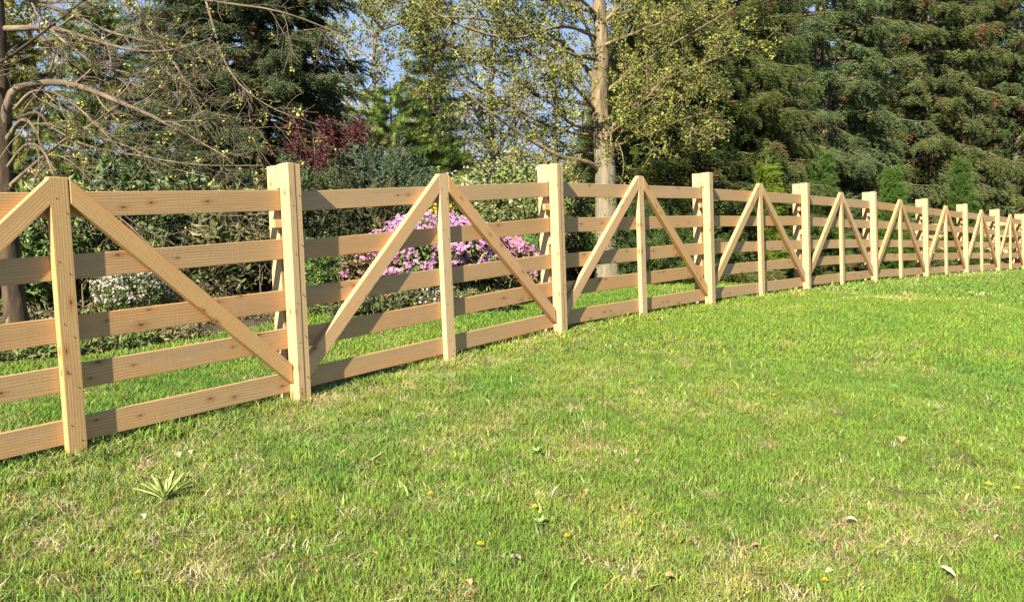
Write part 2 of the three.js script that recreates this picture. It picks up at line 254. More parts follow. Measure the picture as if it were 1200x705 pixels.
function buildFence(name, posts, label, front = 1) {
  const org = posts[0].clone(), g = thing(name, org, label, 'fence'), up = V(0, 1, 0), n = posts.length;
  const dirs = posts.map((p, i) => { const a = posts[Math.max(0, i - 1)], b = posts[Math.min(n - 1, i + 1)]; return V(b.x - a.x, 0, b.z - a.z).normalize(); });
  posts.forEach((p, i) => {
    const d = dirs[i], nn = V(-d.z, 0, d.x).multiplyScalar(front), lean = new THREE.Quaternion().setFromEuler(new THREE.Euler(rr(-0.006, 0.006), rr(-0.02, 0.02), rr(-0.006, 0.006)));
    const post = new THREE.Group(); post.name = 'post'; post.position.copy(p).sub(org); post.quaternion.setFromRotationMatrix(new THREE.Matrix4().makeBasis(d.clone().multiplyScalar(front), up, nn)).multiply(lean); g.add(post);
    const bury = 0.25, H = POST_H + rr(-0.012, 0.012), stand = (nm, w, t, x, z, h, mat) => { const m = mesh(nm, board(h + bury, w, t), mat, post); m.rotation.z = Math.PI / 2; m.position.set(x, (h - bury) / 2, z); return m; };
    const half = POST_W * rr(0.46, 0.53), mt = pickPale();
    stand('front_post_board', half - 0.0025, FRONT_T, -POST_W / 2 + half / 2, -FRONT_T / 2, H, mt);
    stand('front_post_board', POST_W - half - 0.0025, FRONT_T - 0.002, POST_W / 2 - (POST_W - half) / 2, -FRONT_T / 2 - rr(0.001, 0.004), H - rr(0, 0.006), rnd() < 0.5 ? mt : pickPale());
    stand('back_post', POST_W, BACK_T, 0, -FRONT_T - RAIL_T - 0.004 - BACK_T / 2, H + rr(-0.01, 0.004), pickPale());
    const s1 = mesh('spacer_block', board(0.15, 0.055, RAIL_T + 0.006), pick(), post); s1.position.set(-0.04 + rr(-0.01, 0.01), rr(1.18, 1.22), -FRONT_T - 0.002 - RAIL_T / 2 - 0.001);
    tag(mesh('nail_heads', nailGeo(RAILS.flatMap((y) => [-1, 1].map((k) => [k * 0.026 + rr(-0.008, 0.008), y + k * 0.035 + rr(-0.015, 0.015), 0.0005]))), nailMat, post), null, null, null, 'stuff');
    const cap = mesh('filler_block', board(0.158, POST_W - 0.006, RAIL_T + 0.002), mt, post); cap.rotation.z = Math.PI / 2; cap.position.set(0, H - 0.083, -FRONT_T - 0.002 - RAIL_T / 2);
    if (i % 2) { const s2 = mesh('spacer_block', board(0.17, 0.07, RAIL_T + 0.005), pick(), post); s2.position.set(0.04, rr(0.87, 0.9), -FRONT_T - 0.002 - RAIL_T / 2 - 0.001); }
  });
  for (let i = 0; i + 1 < n; i++) {
    const a = posts[i], b = posts[i + 1], h = V(b.x - a.x, 0, b.z - a.z), L = h.length(); h.normalize();
    const nn = V(-h.z, 0, h.x).multiplyScalar(front), slope = (b.y - a.y) / L, ex = V(h.x, slope, h.z).normalize(), ey = nn.clone().cross(ex).multiplyScalar(front), len = Math.hypot(L, b.y - a.y);
    const P = (u, y, z) => a.clone().addScaledVector(h, u * L).setY(lerp(a.y, b.y, u) + y).addScaledVector(nn, z);
    const bx = (e) => e.clone().multiplyScalar(front);
    for (const r of RAILS) {
      const m = mesh('rail', board(len - 0.006, RAIL_H + rr(-0.004, 0.003), RAIL_T), railMats[Math.floor(rnd() * railMats.length)], g);
      const tilt = rr(-0.0055, 0.0055), e2 = ex.clone().addScaledVector(up, tilt).normalize(), y2 = nn.clone().cross(bx(e2)).normalize();
      setBoard(m, P(0.5, r + rr(-0.006, 0.006), -FRONT_T - 0.002 - RAIL_T / 2), bx(e2), y2, nn, org);
    }
    const zf = -FRONT_T + BRACE_T / 2 + 0.0005, top = 1.525 + rr(-0.012, 0.012), bot = -0.03;
    const um = mesh('upright', board(top - bot, BRACE_W, BRACE_T), rnd() < 0.7 ? pickPale() : pick(), g);
    const uc = 0.5 + rr(-0.004, 0.004), tw = nn.clone().addScaledVector(h, rr(-0.02, 0.02)).normalize(), plumb = up.clone().addScaledVector(h, rr(-0.008, 0.008)).normalize();
    setBoard(um, P(uc, (top + bot) / 2, zf), plumb, tw.clone().cross(plumb).normalize(), tw, org);
    tag(mesh('nail_heads', nailGeo(RAILS.flatMap((y) => [-1, 1].map((k) => [y - (top + bot) / 2 + k * 0.04 + rr(-0.01, 0.01), k * 0.025 + rr(-0.008, 0.008), BRACE_T / 2 + 0.0005]))), nailMat, um), null, null, null, 'stuff');
    for (const s of [-1, 1]) {                       // two braces, from the top of the upright down to the foot of either post
      const x0 = s * (BRACE_W / 2 + 0.002), x1 = s * (L / 2 - POST_W / 2 - 0.012), y0 = top - 0.075 + slope * x0, y1 = 0.205 + rr(-0.015, 0.015) + slope * x1 - 0;
      const mid = V((x0 + x1) / 2, (y0 + y1) / 2, 0), dx = x1 - x0, dy = y1 - y0, l = Math.hypot(dx, dy), sx = Math.sign(dx);
      const e = h.clone().multiplyScalar(dx / l).addScaledVector(up, dy / l), f = bx(e).multiplyScalar(sx * front), y = nn.clone().cross(f).normalize();
      const k = dy / dx;                              // vertical cuts at both ends
      const m = mesh('brace', board(l, BRACE_W, BRACE_T, k, k), pick(), g);
      setBoard(m, P(uc, 0, zf + rr(0, 0.001)).addScaledVector(h, mid.x).setY(lerp(a.y, b.y, uc) + mid.y), f, y, nn, org);
    }
  }
  return g;
}
buildFence('wooden_fence', POSTS, 'new cedar five rail fence with crossed A braces running along the lawn');
{
  const c = POSTS[POSTS.length - 1], q = FN.clone().negate().addScaledVector(FD, -0.05).normalize(), pts = [0.25, 2.2, 4.15].map((d) => { const p = c.clone().addScaledVector(FD, 0.35).addScaledVector(q, d); return onGround(p.x, p.z); });
  buildFence('wooden_fence', pts, 'short return run of cedar rail fence turning behind the long fence', 1);
}

// ---------------------------------------------------------------- wood of trees
function tube(pts, radii, sides = 7) {
  const p = [], uv = [], ix = []; let n = null, len = 0;
  pts.forEach((c, i) => {
    const t = (pts[i + 1] ?? c).clone().sub(pts[i - 1] ?? c).normalize();
    n = n ? n.clone().addScaledVector(t, -n.dot(t)).normalize() : perp(t);
    const b = t.clone().cross(n); if (i) len += c.distanceTo(pts[i - 1]);
    for (let k = 0; k <= sides; k++) { const a = k / sides * 6.28319, r = radii[i]; p.push(c.x + (n.x * Math.cos(a) + b.x * Math.sin(a)) * r, c.y + (n.y * Math.cos(a) + b.y * Math.sin(a)) * r, c.z + (n.z * Math.cos(a) + b.z * Math.sin(a)) * r); uv.push(k / sides * Math.max(0.06, 6.28 * r), len * 0.5); }
  });
  const w = sides + 1;
  for (let i = 0; i + 1 < pts.length; i++) for (let k = 0; k < sides; k++) { const o = i * w + k; ix.push(o, o + 1, o + w, o + 1, o + w + 1, o + w); }
  const g = new THREE.BufferGeometry(); g.setAttribute('position', new THREE.Float32BufferAttribute(p, 3)); g.setAttribute('uv', new THREE.Float32BufferAttribute(uv, 2)); g.setIndex(ix); g.computeVertexNormals(); return g;
}
const smooth = (pts, n) => new THREE.CatmullRomCurve3(pts).getPoints(n);
// a wandering shoot: points and radii
function shoot(start, dir, len, rad, { wander = 0.25, lift = 0, end = 0.25, step = null } = {}) {
  const n = Math.max(3, Math.round(len / (step ?? len / 6))), pts = [start.clone()], rs = [rad], d = dir.clone().normalize();
  for (let i = 1; i <= n; i++) { d.addScaledVector(rdir(), wander).addScaledVector(V(0, 1, 0), lift).normalize(); pts.push(pts[i - 1].clone().addScaledVector(d, len / n)); rs.push(rad * lerp(1, end, i / n)); }
  return { pts, rs };
}
const pointOn = (pts, t) => { const f = clamp(t, 0, 0.9999) * (pts.length - 1), i = Math.floor(f); return [pts[i].clone().lerp(pts[i + 1], f - i), pts[i + 1].clone().sub(pts[i]).normalize()]; };
// side branches with twigs; fills wood[] with tubes and tips[] with {p, d} where leaves grow
function ramify(pts, rs, wood, tips, { count, len, level = 2, t0 = 0.2, angle = 0.9, lift = 0.03, wander = 0.25, leafStep = 0.12, thin = 0.45, min = 0.0032, flat = 1 }) {
  for (let k = 0; k < count; k++) {
    const t = lerp(t0, 1, (k + rnd()) / count), [p, d] = pointOn(pts, t), r = Math.max(min, rs[Math.min(rs.length - 1, Math.floor(t * (rs.length - 1)))] * thin);
    const o = rdir(); o.y *= flat; const dir = d.clone().multiplyScalar(Math.cos(angle)).addScaledVector(o.addScaledVector(d, -o.dot(d)).normalize(), Math.sin(angle));
    const b = shoot(p, dir, len * rr(0.55, 1.15) * (1.15 - 0.5 * t), r, { wander, lift });
    wood.push(tube(b.pts, b.rs.map((x) => Math.max(x, min * 0.7)), level > 1 ? 5 : 3));
    if (level > 1) ramify(b.pts, b.rs, wood, tips, { count: Math.max(3, Math.round(count * 0.6)), len: len * 0.48, level: level - 1, angle, lift, wander, leafStep, thin, min, flat });
    if (level <= 2) { const L = len; for (let u = 0.25; u <= 1; u += leafStep / L) { const [q, e] = pointOn(b.pts, u); tips.push({ p: q, d: e }); } }
  }
}
// ---------------------------------------------------------------- foliage pieces
function leafClump(n, R, L, W, droop = 0.2) {
  const t = new Tris();
  for (let k = 0; k < n; k++) {
    const o = rdir().multiplyScalar(R * rr(0.3, 1)), d = rdir().addScaledVector(o, 0.8 / R).normalize(); d.y -= droop; d.normalize();
    const nn = rdir().addScaledVector(V(0, 1, 0), 0.9), s = d.clone().cross(nn).normalize(), up = s.clone().cross(d), l = L * rr(0.6, 1.2), w = W * rr(0.7, 1.2), kk = rr(0.7, 1.3);
    const b = o, e = o.clone().addScaledVector(d, l), m1 = o.clone().addScaledVector(d, l * 0.45).addScaledVector(s, w / 2).addScaledVector(up, w * 0.18), m2 = o.clone().addScaledVector(d, l * 0.45).addScaledVector(s, -w / 2).addScaledVector(up, w * 0.18);
    t.tri(b, m1, e, kk); t.tri(b, e, m2, kk);
  }
  return t.geo();
}
function brush(t, a, d, L, nl, n, nw, kk) {       // a shoot covered with needles
  const p = perp(d), q = d.clone().cross(p);
  for (let k = 0; k < n; k++) {
    const u = (k + rnd()) / n, an = k * 2.4 + rr(-0.4, 0.4), o = p.clone().multiplyScalar(Math.cos(an)).addScaledVector(q, Math.sin(an)), b = a.clone().addScaledVector(d, L * u * 0.93), l = nl * rr(0.75, 1.1) * (1 - 0.3 * u);
    const e = b.clone().addScaledVector(o, l * 0.75).addScaledVector(d, l * 0.75), w = d.clone().cross(o).multiplyScalar(nw), c = kk * rr(0.75, 1.25);
    t.tri(b.clone().sub(w), b.clone().add(w), e, c);
  }
}
function spruceSpray(L = 0.5, droop = 0.12, nl = 0.038, nw = 0.010, per = 13) {
  const t = new Tris(), n = 8;
  for (let i = 0; i < n; i++) {
    const u = (i + 0.5) / n, x = L * u, y = -droop * L * u * u * 2;
    brush(t, V(x - L / n / 2, y, 0), V(1, -droop * u * 3, 0).normalize(), L / n * 1.15, nl, per, nw, 1);
    if (i < n - 1) for (const s of [-1, 1]) { const l = L * 0.48 * (1 - u * 0.75) * rr(0.75, 1.15); brush(t, V(x, y, 0), V(0.75, rr(-0.7, 0.45), s * rr(0.5, 1.1)).normalize(), l, nl, Math.round(per * 1.3), nw, rr(0.85, 1.15)); }
  }
  return t.geo();
}
function pineTuft(n = 46, L = 0.13) { const t = new Tris(); for (let k = 0; k < n; k++) { const d = rdir(); d.x = Math.abs(d.x) * 0.9 + 0.35; d.normalize(); const w = perp(d).multiplyScalar(0.0045), b = V(rr(-0.06, 0.04), 0, 0); t.tri(b.clone().sub(w), b.clone().add(w), b.clone().addScaledVector(d, L * rr(0.7, 1.1)), rr(0.75, 1.25)); } return t.geo(); }
function blossomClump(n, R, S) {
  const t = new Tris();
  for (let k = 0; k < n; k++) {
    const o = rdir(); o.y = Math.abs(o.y) * 0.8; const c = o.clone().multiplyScalar(R * rr(0.5, 1)), nn = o.clone().addScaledVector(rdir(), 0.5).normalize(), a = perp(nn), b = nn.clone().cross(a), kk = rr(0.8, 1.15);
    for (let j = 0; j < 5; j++) {
      const t0 = j * 1.2566, f = (th, r, y) => c.clone().addScaledVector(a, Math.cos(th) * r * S).addScaledVector(b, Math.sin(th) * r * S).addScaledVector(nn, y * S);
      t.tri(f(t0, 0.05, 0), f(t0 + 0.5, 0.85, 0.28), f(t0 - 0.5, 0.85, 0.28), kk); t.tri(f(t0 + 0.5, 0.85, 0.28), f(t0, 1.05, 0.3), f(t0 - 0.5, 0.85, 0.28), kk);
    }
  }
  return t.geo();
}
const G = {
  small: [0, 1, 2].map(() => leafClump(7, 0.05, 0.055, 0.036)), mid: [0, 1, 2].map(() => leafClump(12, 0.10, 0.075, 0.034)), big: [0, 1].map(() => leafClump(16, 0.2, 0.14, 0.08)),
  box: [0, 1].map(() => leafClump(22, 0.06, 0.03, 0.018, 0)), red: [0, 1].map(() => leafClump(16, 0.13, 0.09, 0.035, 0.5)), broad: [0, 1].map(() => leafClump(11, 0.11, 0.12, 0.045, 0.15)),
  spray: [0, 1, 2].map(() => spruceSpray()), fine: [0, 1, 2].map(() => spruceSpray(0.4, 0.3, 0.027, 0.008, 12)), pine: [0, 1].map(() => pineTuft()),
  bloom: [0, 1].map(() => blossomClump(7, 0.055, 0.027)), bloomLoose: [0, 1].map(() => blossomClump(4, 0.07, 0.026)),
};
const Q0 = new THREE.Quaternion();
const inst = (p, dir, roll, s, c) => { const q = new THREE.Quaternion().setFromUnitVectors(V(1, 0, 0), dir.clone().normalize()); q.multiply(Q0.clone().setFromAxisAngle(V(1, 0, 0), roll)); return { m: new THREE.Matrix4().compose(p, q, typeof s === 'number' ? V(s, s, s) : s), c }; };
function scatter(name, geos, mat, list, parent) { geos.forEach((g, k) => { const part = list.filter((_, i) => i % geos.length === k); if (part.length) copies(name, g, mat, part, parent); }); }
const local = (list, o) => list.map((p) => p.clone().sub(o));

// ---------------------------------------------------------------- trees
function conifer(name, px, D, h, R, label, { color, geos = G.spray, mat = M.needle, droop = 0.35, levels = 0.27, per = 7, size = [0.75, 1.25], low = 0.3, power = 0.75, gap = 0.16, group, bark = BARK.brown, dead = 0.02, inner = 0.3 } = {}) {
  const o = place(px, D), g = thing(name, o, label, 'tree', group), list = [], wood = [];
  const r0 = 0.02 + h * 0.014;
  mesh('trunk', tube([V(0, -0.2, 0), V(0.02, h * 0.3, 0.02), V(-0.03, h * 0.6, 0), V(0, h, 0)], [r0 * 1.2, r0 * 0.9, r0 * 0.55, 0.01], 9), bark, g);
  for (let y = low; y < h - 0.15; y += levels * rr(0.8, 1.2)) {
    const L0 = R * Math.pow(1 - y / h, power) + 0.12, n = Math.max(4, Math.round(per * (0.6 + 0.4 * L0 / R))), ph = rr(0, 6.28);
    for (let k = 0; k < n; k++) {
      const a = ph + k / n * 6.283 + rr(-0.3, 0.3), L = L0 * rr(0.62, 1.16), dr = droop * rr(0.5, 1.4), out = V(Math.cos(a), 0, Math.sin(a)), y0 = y + rr(-0.1, 0.1), pts = [];
      for (let i = 0; i <= 6; i++) { const u = i / 6; pts.push(V(out.x * L * u, y0 + L * (0.1 * u - dr * u * u * 1.3 + dr * 0.75 * u * u * u), out.z * L * u)); }
      const rb = 0.008 + 0.012 * L; wood.push(tube(pts, pts.map((_, i) => rb * (1 - i / 7)), 4));
      const side = V(-out.z, 0, out.x);
      for (let x = Math.min(inner * L, inner * 1.7); x <= L; x += gap) {
        const [p, d] = pointOn(pts, x / L), taper = lerp(1, 0.62, x / L);
        for (const s of [-1, 1, 0]) {
          if (s === 0 && rnd() < 0.55) continue;
          const dir = d.clone().multiplyScalar(rr(0.55, 1)).addScaledVector(side, s * rr(0.45, 1)).add(V(0, rr(-0.55, 0.12) - droop * 0.35, 0)).addScaledVector(rdir(), 0.18);
          const c = rnd() < dead ? C(0.16, 0.085, 0.04) : vary(color, 0.3, 0.12);
          list.push(inst(p.clone().addScaledVector(rdir(), 0.04), dir, rr(-0.5, 0.5), rr(...size) * taper, c));
        }
      }
    }
  }
  for (let k = 0; k < 10; k++) list.push(inst(V(0, h - k * 0.07 - 0.2, 0), rdir().add(V(0, 1, 0)), rr(0, 6), rr(0.4, 0.7) * Math.min(1, size[1] * 0.8), vary(color, 0.2)));
  tag(mesh('branches', mergeGeometries(wood), bark, g), null, null, null, 'stuff');
  scatter('crown', geos, mat, list, g);
  return g;
}
// broadleaved tree grown by itself
function leafyTree(name, px, D, h, spread, label, { bark, geos, mat = M.leaf, color, limbs = 9, leaf = 1, size = [0.8, 1.3], group, leafStep = 0.2, level = 2, lean = 0, first = 0.3, r0 = null }) {
  const o = place(px, D), g = thing(name, o, label, 'tree', group), wood = [], tips = [], rad = r0 ?? h * 0.016;
  const tr = shoot(V(0, -0.15, 0), V(lean, 1, 0), h * 0.92, rad, { wander: 0.07, lift: 0.08, end: 0.18 }); mesh('trunk', tube(tr.pts, tr.rs, 8), bark, g);
  for (let k = 0; k < limbs; k++) {
    const t = lerp(first, 0.95, (k + rnd() * 0.6) / limbs), [p] = pointOn(tr.pts, t), a = k * 2.4 + rr(-0.4, 0.4), L = spread * rr(0.75, 1.15) * (1.15 - 0.6 * t);
    const b = shoot(p, V(Math.cos(a), rr(0.35, 0.9), Math.sin(a)), L, rad * 0.5 * (1.1 - 0.6 * t), { wander: 0.16, lift: 0.03 });
    mesh('limb', tube(b.pts, b.rs, 6), bark, g);
    ramify(b.pts, b.rs, wood, tips, { count: 7, len: L * 0.45, level, leafStep, min: 0.004, angle: 0.85 });
  }
  tag(mesh('twigs', mergeGeometries(wood), bark, g), null, null, null, 'stuff');
  const list = []; for (const { p, d } of tips) if (rnd() < leaf) list.push(inst(p.clone().addScaledVector(rdir(), 0.06), d.clone().addScaledVector(rdir(), 0.7), rr(0, 6.28), rr(...size), vary(color, 0.3, 0.15)));
  if (list.length) scatter('crown', geos, mat, list, g);
  return g;
}
// the maple beyond the fence, its limbs where they stand
{
  const o = place(712, 14), g = thing('maple_tree', o, 'maple with pale trunk and small olive spring leaves behind the fence', 'tree'), wood = [], tips = [];
  const line = (a) => local(smooth(a.map(([x, y, d]) => at(x, y, d)), 14), o), rad = (n, a, b, e = 1) => Array.from({ length: n }, (_, i) => lerp(a, b, Math.pow(i / (n - 1), e)));
  const foot = V(0, -0.2, 0), tp = smooth([foot, ...[[711, 270, 14], [709, 190, 14], [702, 120, 14], [705, 60, 14], [702, 0, 14], [699, -90, 14], [702, -190, 14]].map(([x, y, d]) => at(x, y, d).sub(o))], 22);
  const tr = tp.map((_, i) => 0.022 + 0.172 * Math.pow(1 - i / tp.length, 0.75) + (i < 2 ? 0.02 * (2 - i) : 0)), cut = tp.findIndex((p) => p.y > at(709, 195, 14).y - o.y);
  tag(mesh('trunk', tube(tp.slice(0, cut + 1), tr.slice(0, cut + 1).map((r) => r + 0.004), 14), BARK.smooth, g), 'smooth pale grey lower trunk'); mesh('trunk', tube(tp.slice(cut), tr.slice(cut), 14), BARK.pale, g);
  const L = [
    [[[704, 178, 14], [716, 152, 13.8], [735, 131, 13.6], [757, 112, 13.4], [785, 90, 13.2], [830, 72, 12.9], [872, 56, 12.7]], 0.07],
    [[[706, 205, 14], [690, 190, 13.8], [660, 184, 13.6], [631, 170, 13.4], [588, 141, 13.1], [545, 108, 12.9], [500, 62, 12.7], [462, 20, 12.6]], 0.065],
    [[[702, 100, 14], [672, 62, 14.1], [640, 38, 14.2], [610, 20, 14.2], [585, -5, 14.3], [560, -40, 14.3]], 0.06],
    [[[703, 30, 14], [722, 12, 13.9], [745, -12, 13.8], [775, -60, 13.7]], 0.05],
    [[[700, 148, 14], [684, 149, 13.8], [666, 143, 13.6], [645, 120, 13.5], [600, 92, 13.4], [550, 66, 13.3], [490, 44, 13.1]], 0.05],
    [[[704, 112, 14], [735, 88, 14.1], [770, 62, 14.2], [815, 36, 14.4], [862, 8, 14.5]], 0.05],
    [[[704, 70, 14], [685, 25, 13.8], [668, -25, 13.7], [655, -70, 13.6]], 0.05],
    [[[701, 125, 14], [668, 118, 14.4], [620, 108, 14.7], [565, 78, 15], [520, 40, 15.2], [500, -8, 15.3]], 0.045],
    [[[705, 165, 14], [724, 150, 13.6], [742, 132, 13.2], [764, 108, 13], [790, 80, 12.9]], 0.045],
    [[[702, 135, 14], [680, 108, 13.6], [650, 80, 13.2], [620, 60, 12.9], [590, 20, 12.8]], 0.045],
    [[[704, 90, 14], [720, 60, 14.8], [735, 30, 15.6], [760, -10, 16.2]], 0.045],
    [[[704, 182, 14], [680, 178, 14.2], [640, 190, 14], [600, 186, 13.8], [560, 176, 13.6]], 0.035],
    [[[705, 172, 14], [730, 168, 13.6], [760, 158, 13.3], [800, 140, 13.1], [836, 130, 13]], 0.034],
    [[[703, 55, 14], [740, 40, 13.5], [790, 20, 13.1], [840, -10, 12.8]], 0.045],
    [[[702, 20, 14], [670, -10, 13.4], [620, -40, 13], [560, -70, 12.6]], 0.045],
    [[[702, 45, 14], [660, 30, 13.4], [600, 45, 12.8], [540, 30, 12.4], [480, 0, 12.2], [430, -20, 12]], 0.045],
  ];
  L.push([[[702, 70, 14], [660, 60, 13.6], [600, 30, 13.2], [530, 20, 12.9], [460, 30, 12.7], [420, 50, 12.6]], 0.05], [[[702, 15, 14], [640, 0, 13.8], [570, -10, 13.6], [500, -6, 13.4], [440, 8, 13.3]], 0.05], [[[700, 160, 14], [650, 150, 14.2], [590, 120, 14.3], [530, 95, 14.4], [490, 90, 14.4]], 0.035]);
  for (const [a, r] of L) {
    const p = line(a), rs = rad(p.length, r * 0.72, 0.007, 0.8); mesh('limb', tube(p, rs, 7), BARK.pale, g);
    ramify(p, rs, wood, tips, { count: 15, len: 0.85, level: 2, t0: 0.15, leafStep: 0.11, min: 0.004, lift: 0.02, angle: 0.95 });
  }
  tag(mesh('twigs', mergeGeometries(wood), BARK.pale, g), null, null, null, 'stuff');
  const list = []; for (const { p, d } of tips) if (rnd() < 0.8) list.push(inst(p.clone().addScaledVector(rdir(), 0.06), d.clone().addScaledVector(rdir(), 0.8), rr(0, 6.28), rr(0.5, 0.98), vary(rnd() < 0.75 ? C(0.125, 0.14, 0.024) : C(0.215, 0.235, 0.036), 0.3, 0.12)));
  scatter('crown', G.small, M.leaf, list, g);
}
// the old tree at the edge of the bed, arching limbs and sparse buds
{
  const o = place(17, 9.2), g = thing('cherry_tree', o, 'gnarled nearly bare tree with dark trunk and arching drooping branches', 'tree'), wood = [], tips = [];
  const line = (a) => local(smooth(a.map(([x, y, d]) => at(x, y, d)), 16), o);
  const tp = smooth([V(0, -0.2, 0), ...[[14, 330, 9.2], [7, 250, 9.2], [2, 160, 9.2], [0, 80, 9.2], [-5, 0, 9.2], [-14, -110, 9.2]].map(([x, y, d]) => at(x, y, d).sub(o))], 20);
  mesh('trunk', tube(tp, tp.map((_, i) => 0.055 + 0.06 * (1 - i / tp.length) + (i < 2 ? 0.025 * (2 - i) : 0)), 12), BARK.dark, g);
  const L = [
    [[[3, 150, 9.2], [12, 112, 9.1], [25, 100, 9], [47, 96, 8.9], [80, 98, 8.8], [112, 108, 8.7], [150, 124, 8.6], [188, 141, 8.5], [230, 164, 8.5], [268, 186, 8.5]], 0.046, 1],
    [[[-3, 34, 9.2], [25, 33, 9.2], [60, 33, 9.2], [90, 41, 9.2], [130, 53, 9.2], [165, 60, 9.1], [205, 58, 9.1], [248, 44, 9]], 0.032, 1],
    [[[-12, -30, 9.2], [30, -2, 9.3], [62, 9, 9.3], [95, 22, 9.4], [130, 38, 9.4], [180, 50, 9.4], [225, 66, 9.5]], 0.03, 1],
    [[[82, 98, 8.8], [104, 92, 8.9], [150, 90, 9], [198, 86, 9.1], [232, 88, 9.2]], 0.018, 1],
    [[[58, 34, 9.2], [74, 48, 9.1], [92, 62, 9], [112, 76, 8.9], [152, 86, 8.8]], 0.017, 1],
    [[[150, -20, 9.4], [172, 30, 9.3], [200, 68, 9.2], [226, 112, 9.1], [240, 140, 9.1]], 0.012, 1],
    [[[16, 128, 9.1], [36, 108, 9], [58, 107, 8.9], [86, 122, 8.8], [112, 146, 8.7], [150, 184, 8.6]], 0.016, 0.7],
    [[[4, 168, 9.2], [26, 140, 9], [40, 150, 8.9], [56, 188, 8.8], [76, 214, 8.7], [95, 250, 8.6]], 0.022, 0.7],
    [[[22, 138, 9], [44, 132, 9], [66, 164, 8.9], [100, 206, 8.8], [160, 264, 8.7], [212, 290, 8.6]], 0.018, 0.7],
    [[[60, 150, 8.9], [100, 170, 8.8], [160, 182, 8.7], [232, 193, 8.6], [308, 194, 8.6]], 0.012, 0.5],
    [[[235, -20, 9.4], [250, 32, 9.3], [263, 72, 9.2], [284, 102, 9.1], [322, 128, 9], [372, 146, 9]], 0.011, 0.8],
    [[[6, 222, 9.2], [40, 192, 9], [78, 162, 8.8], [112, 142, 8.7], [142, 120, 8.6]], 0.02, 1],
    [[[5, 200, 9.2], [30, 170, 8.9], [50, 176, 8.7], [72, 222, 8.6], [120, 240, 8.5], [190, 300, 8.4]], 0.016, 0.6],
    [[[2, 120, 9.2], [-14, 90, 9], [20, 60, 8.6], [60, 30, 8.4], [110, -10, 8.2]], 0.024, 1],
    [[[0, 60, 9.2], [40, 50, 9.6], [90, 80, 10], [140, 130, 10.2], [200, 170, 10.4]], 0.02, 1],
    [[[112, 160, 8.8], [150, 172, 8.8], [200, 196, 8.8], [245, 208, 8.8]], 0.009, 0.4],
    [[[180, 232, 9.2], [210, 240, 9.2], [255, 252, 9.2], [320, 250, 9.2]], 0.008, 0.4],
    [[[188, 141, 8.5], [225, 142, 8.6], [262, 140, 8.7], [300, 172, 8.8], [318, 196, 8.8]], 0.01, 0.6],
    [[[-8, -10, 9.2], [60, -30, 9], [150, -20, 8.9], [240, 0, 8.8], [330, 14, 8.8], [400, 40, 8.8]], 0.022, 1],
  ];
  for (const [a, r, k] of L) {
    const p = line(a), rs = p.map((_, i) => lerp(r * 1.15, 0.005, Math.pow(i / (p.length - 1), 0.9))); mesh('limb', tube(p, rs, 8), rnd() < 0.45 ? BARK.dark : BARK.brown, g);
    ramify(p, rs, wood, tips, { count: Math.round(10 * k) + 3, len: 0.66, level: 2, t0: 0.15, leafStep: 0.2, min: 0.0028, lift: -0.015, angle: 0.8, wander: 0.22 });
  }
  tag(mesh('twigs', mergeGeometries(wood), BARK.brown, g), null, null, null, 'stuff');
  const list = []; for (const { p, d } of tips) if (rnd() < 0.075) list.push(inst(p, d.clone().addScaledVector(rdir(), 0.8), rr(0, 6.28), rr(0.4, 0.75), vary(C(0.30, 0.29, 0.06), 0.3, 0.15)));
  scatter('crown', G.small, M.leaf, list, g);
}
// evergreens
conifer('spruce_tree', 312, 14.6, 9.5, 2.1, 'dense dark spruce overhung by the bare branches of the old tree', { color: C(0.078, 0.105, 0.042), droop: 0.3, levels: 0.2, per: 11, low: 0.15, power: 0.6, gap: 0.12, size: [0.7, 1.15] });
const tall = { inner: 0.42, droop: 0.6, levels: 0.46, per: 9, low: 0.2, power: 0.6, size: [1.15, 1.7], gap: 0.19 };
conifer('spruce_tree', 970, 25.5, 15, 2.9, 'tall blue green spruce with layered drooping boughs and bare patches', { ...tall, color: C(0.086, 0.124, 0.042), size: [1.25, 1.8] });
conifer('spruce_tree', 1092, 33, 17, 3.6, 'tall olive green spruce standing between two other spruces', { ...tall, color: C(0.094, 0.12, 0.034), size: [1.5, 2.2], gap: 0.25, levels: 0.54, dead: 0.06 });
conifer('spruce_tree', 1195, 38, 18, 4.2, 'dark green spruce at the end of the evergreen row by the fence corner', { ...tall, color: C(0.084, 0.116, 0.034), size: [1.6, 2.3], gap: 0.27, levels: 0.56, dead: 0.05 });
conifer('spruce_tree', 1030, 37, 17, 4, 'spruce filling the gap between the two tallest front spruces', { ...tall, color: C(0.084, 0.116, 0.034), size: [1.7, 2.3], gap: 0.3, levels: 0.58 });
conifer('spruce_tree', 1275, 40, 17, 4, 'spruce beyond the fence corner', { ...tall, color: C(0.086, 0.118, 0.034), size: [1.7, 2.3], gap: 0.3, levels: 0.58 });
conifer('spruce_tree', 1145, 43, 18, 4.2, 'spruce at the back of the evergreen row', { ...tall, color: C(0.086, 0.118, 0.034), size: [1.8, 2.5], gap: 0.33, levels: 0.58 });
const hem = { geos: G.fine, droop: 0.4, levels: 0.18, per: 11, low: 0.1, power: 0.5, size: [0.9, 1.4], gap: 0.13, dead: 0.04 };
conifer('hemlock_tree', 792, 16, 6.0, 1.75, 'bushy olive green hemlock beside the maple trunk', { ...hem, color: C(0.092, 0.122, 0.024) });
conifer('hemlock_tree', 866, 17.5, 8.0, 1.8, 'taller dark hemlock between the bushy hemlock and the blue green spruce', { ...hem, color: C(0.085, 0.115, 0.024) });
conifer('hemlock_tree', 748, 18.5, 4.6, 1.5, 'low hemlock just behind the maple trunk', { ...hem, color: C(0.085, 0.115, 0.024) });
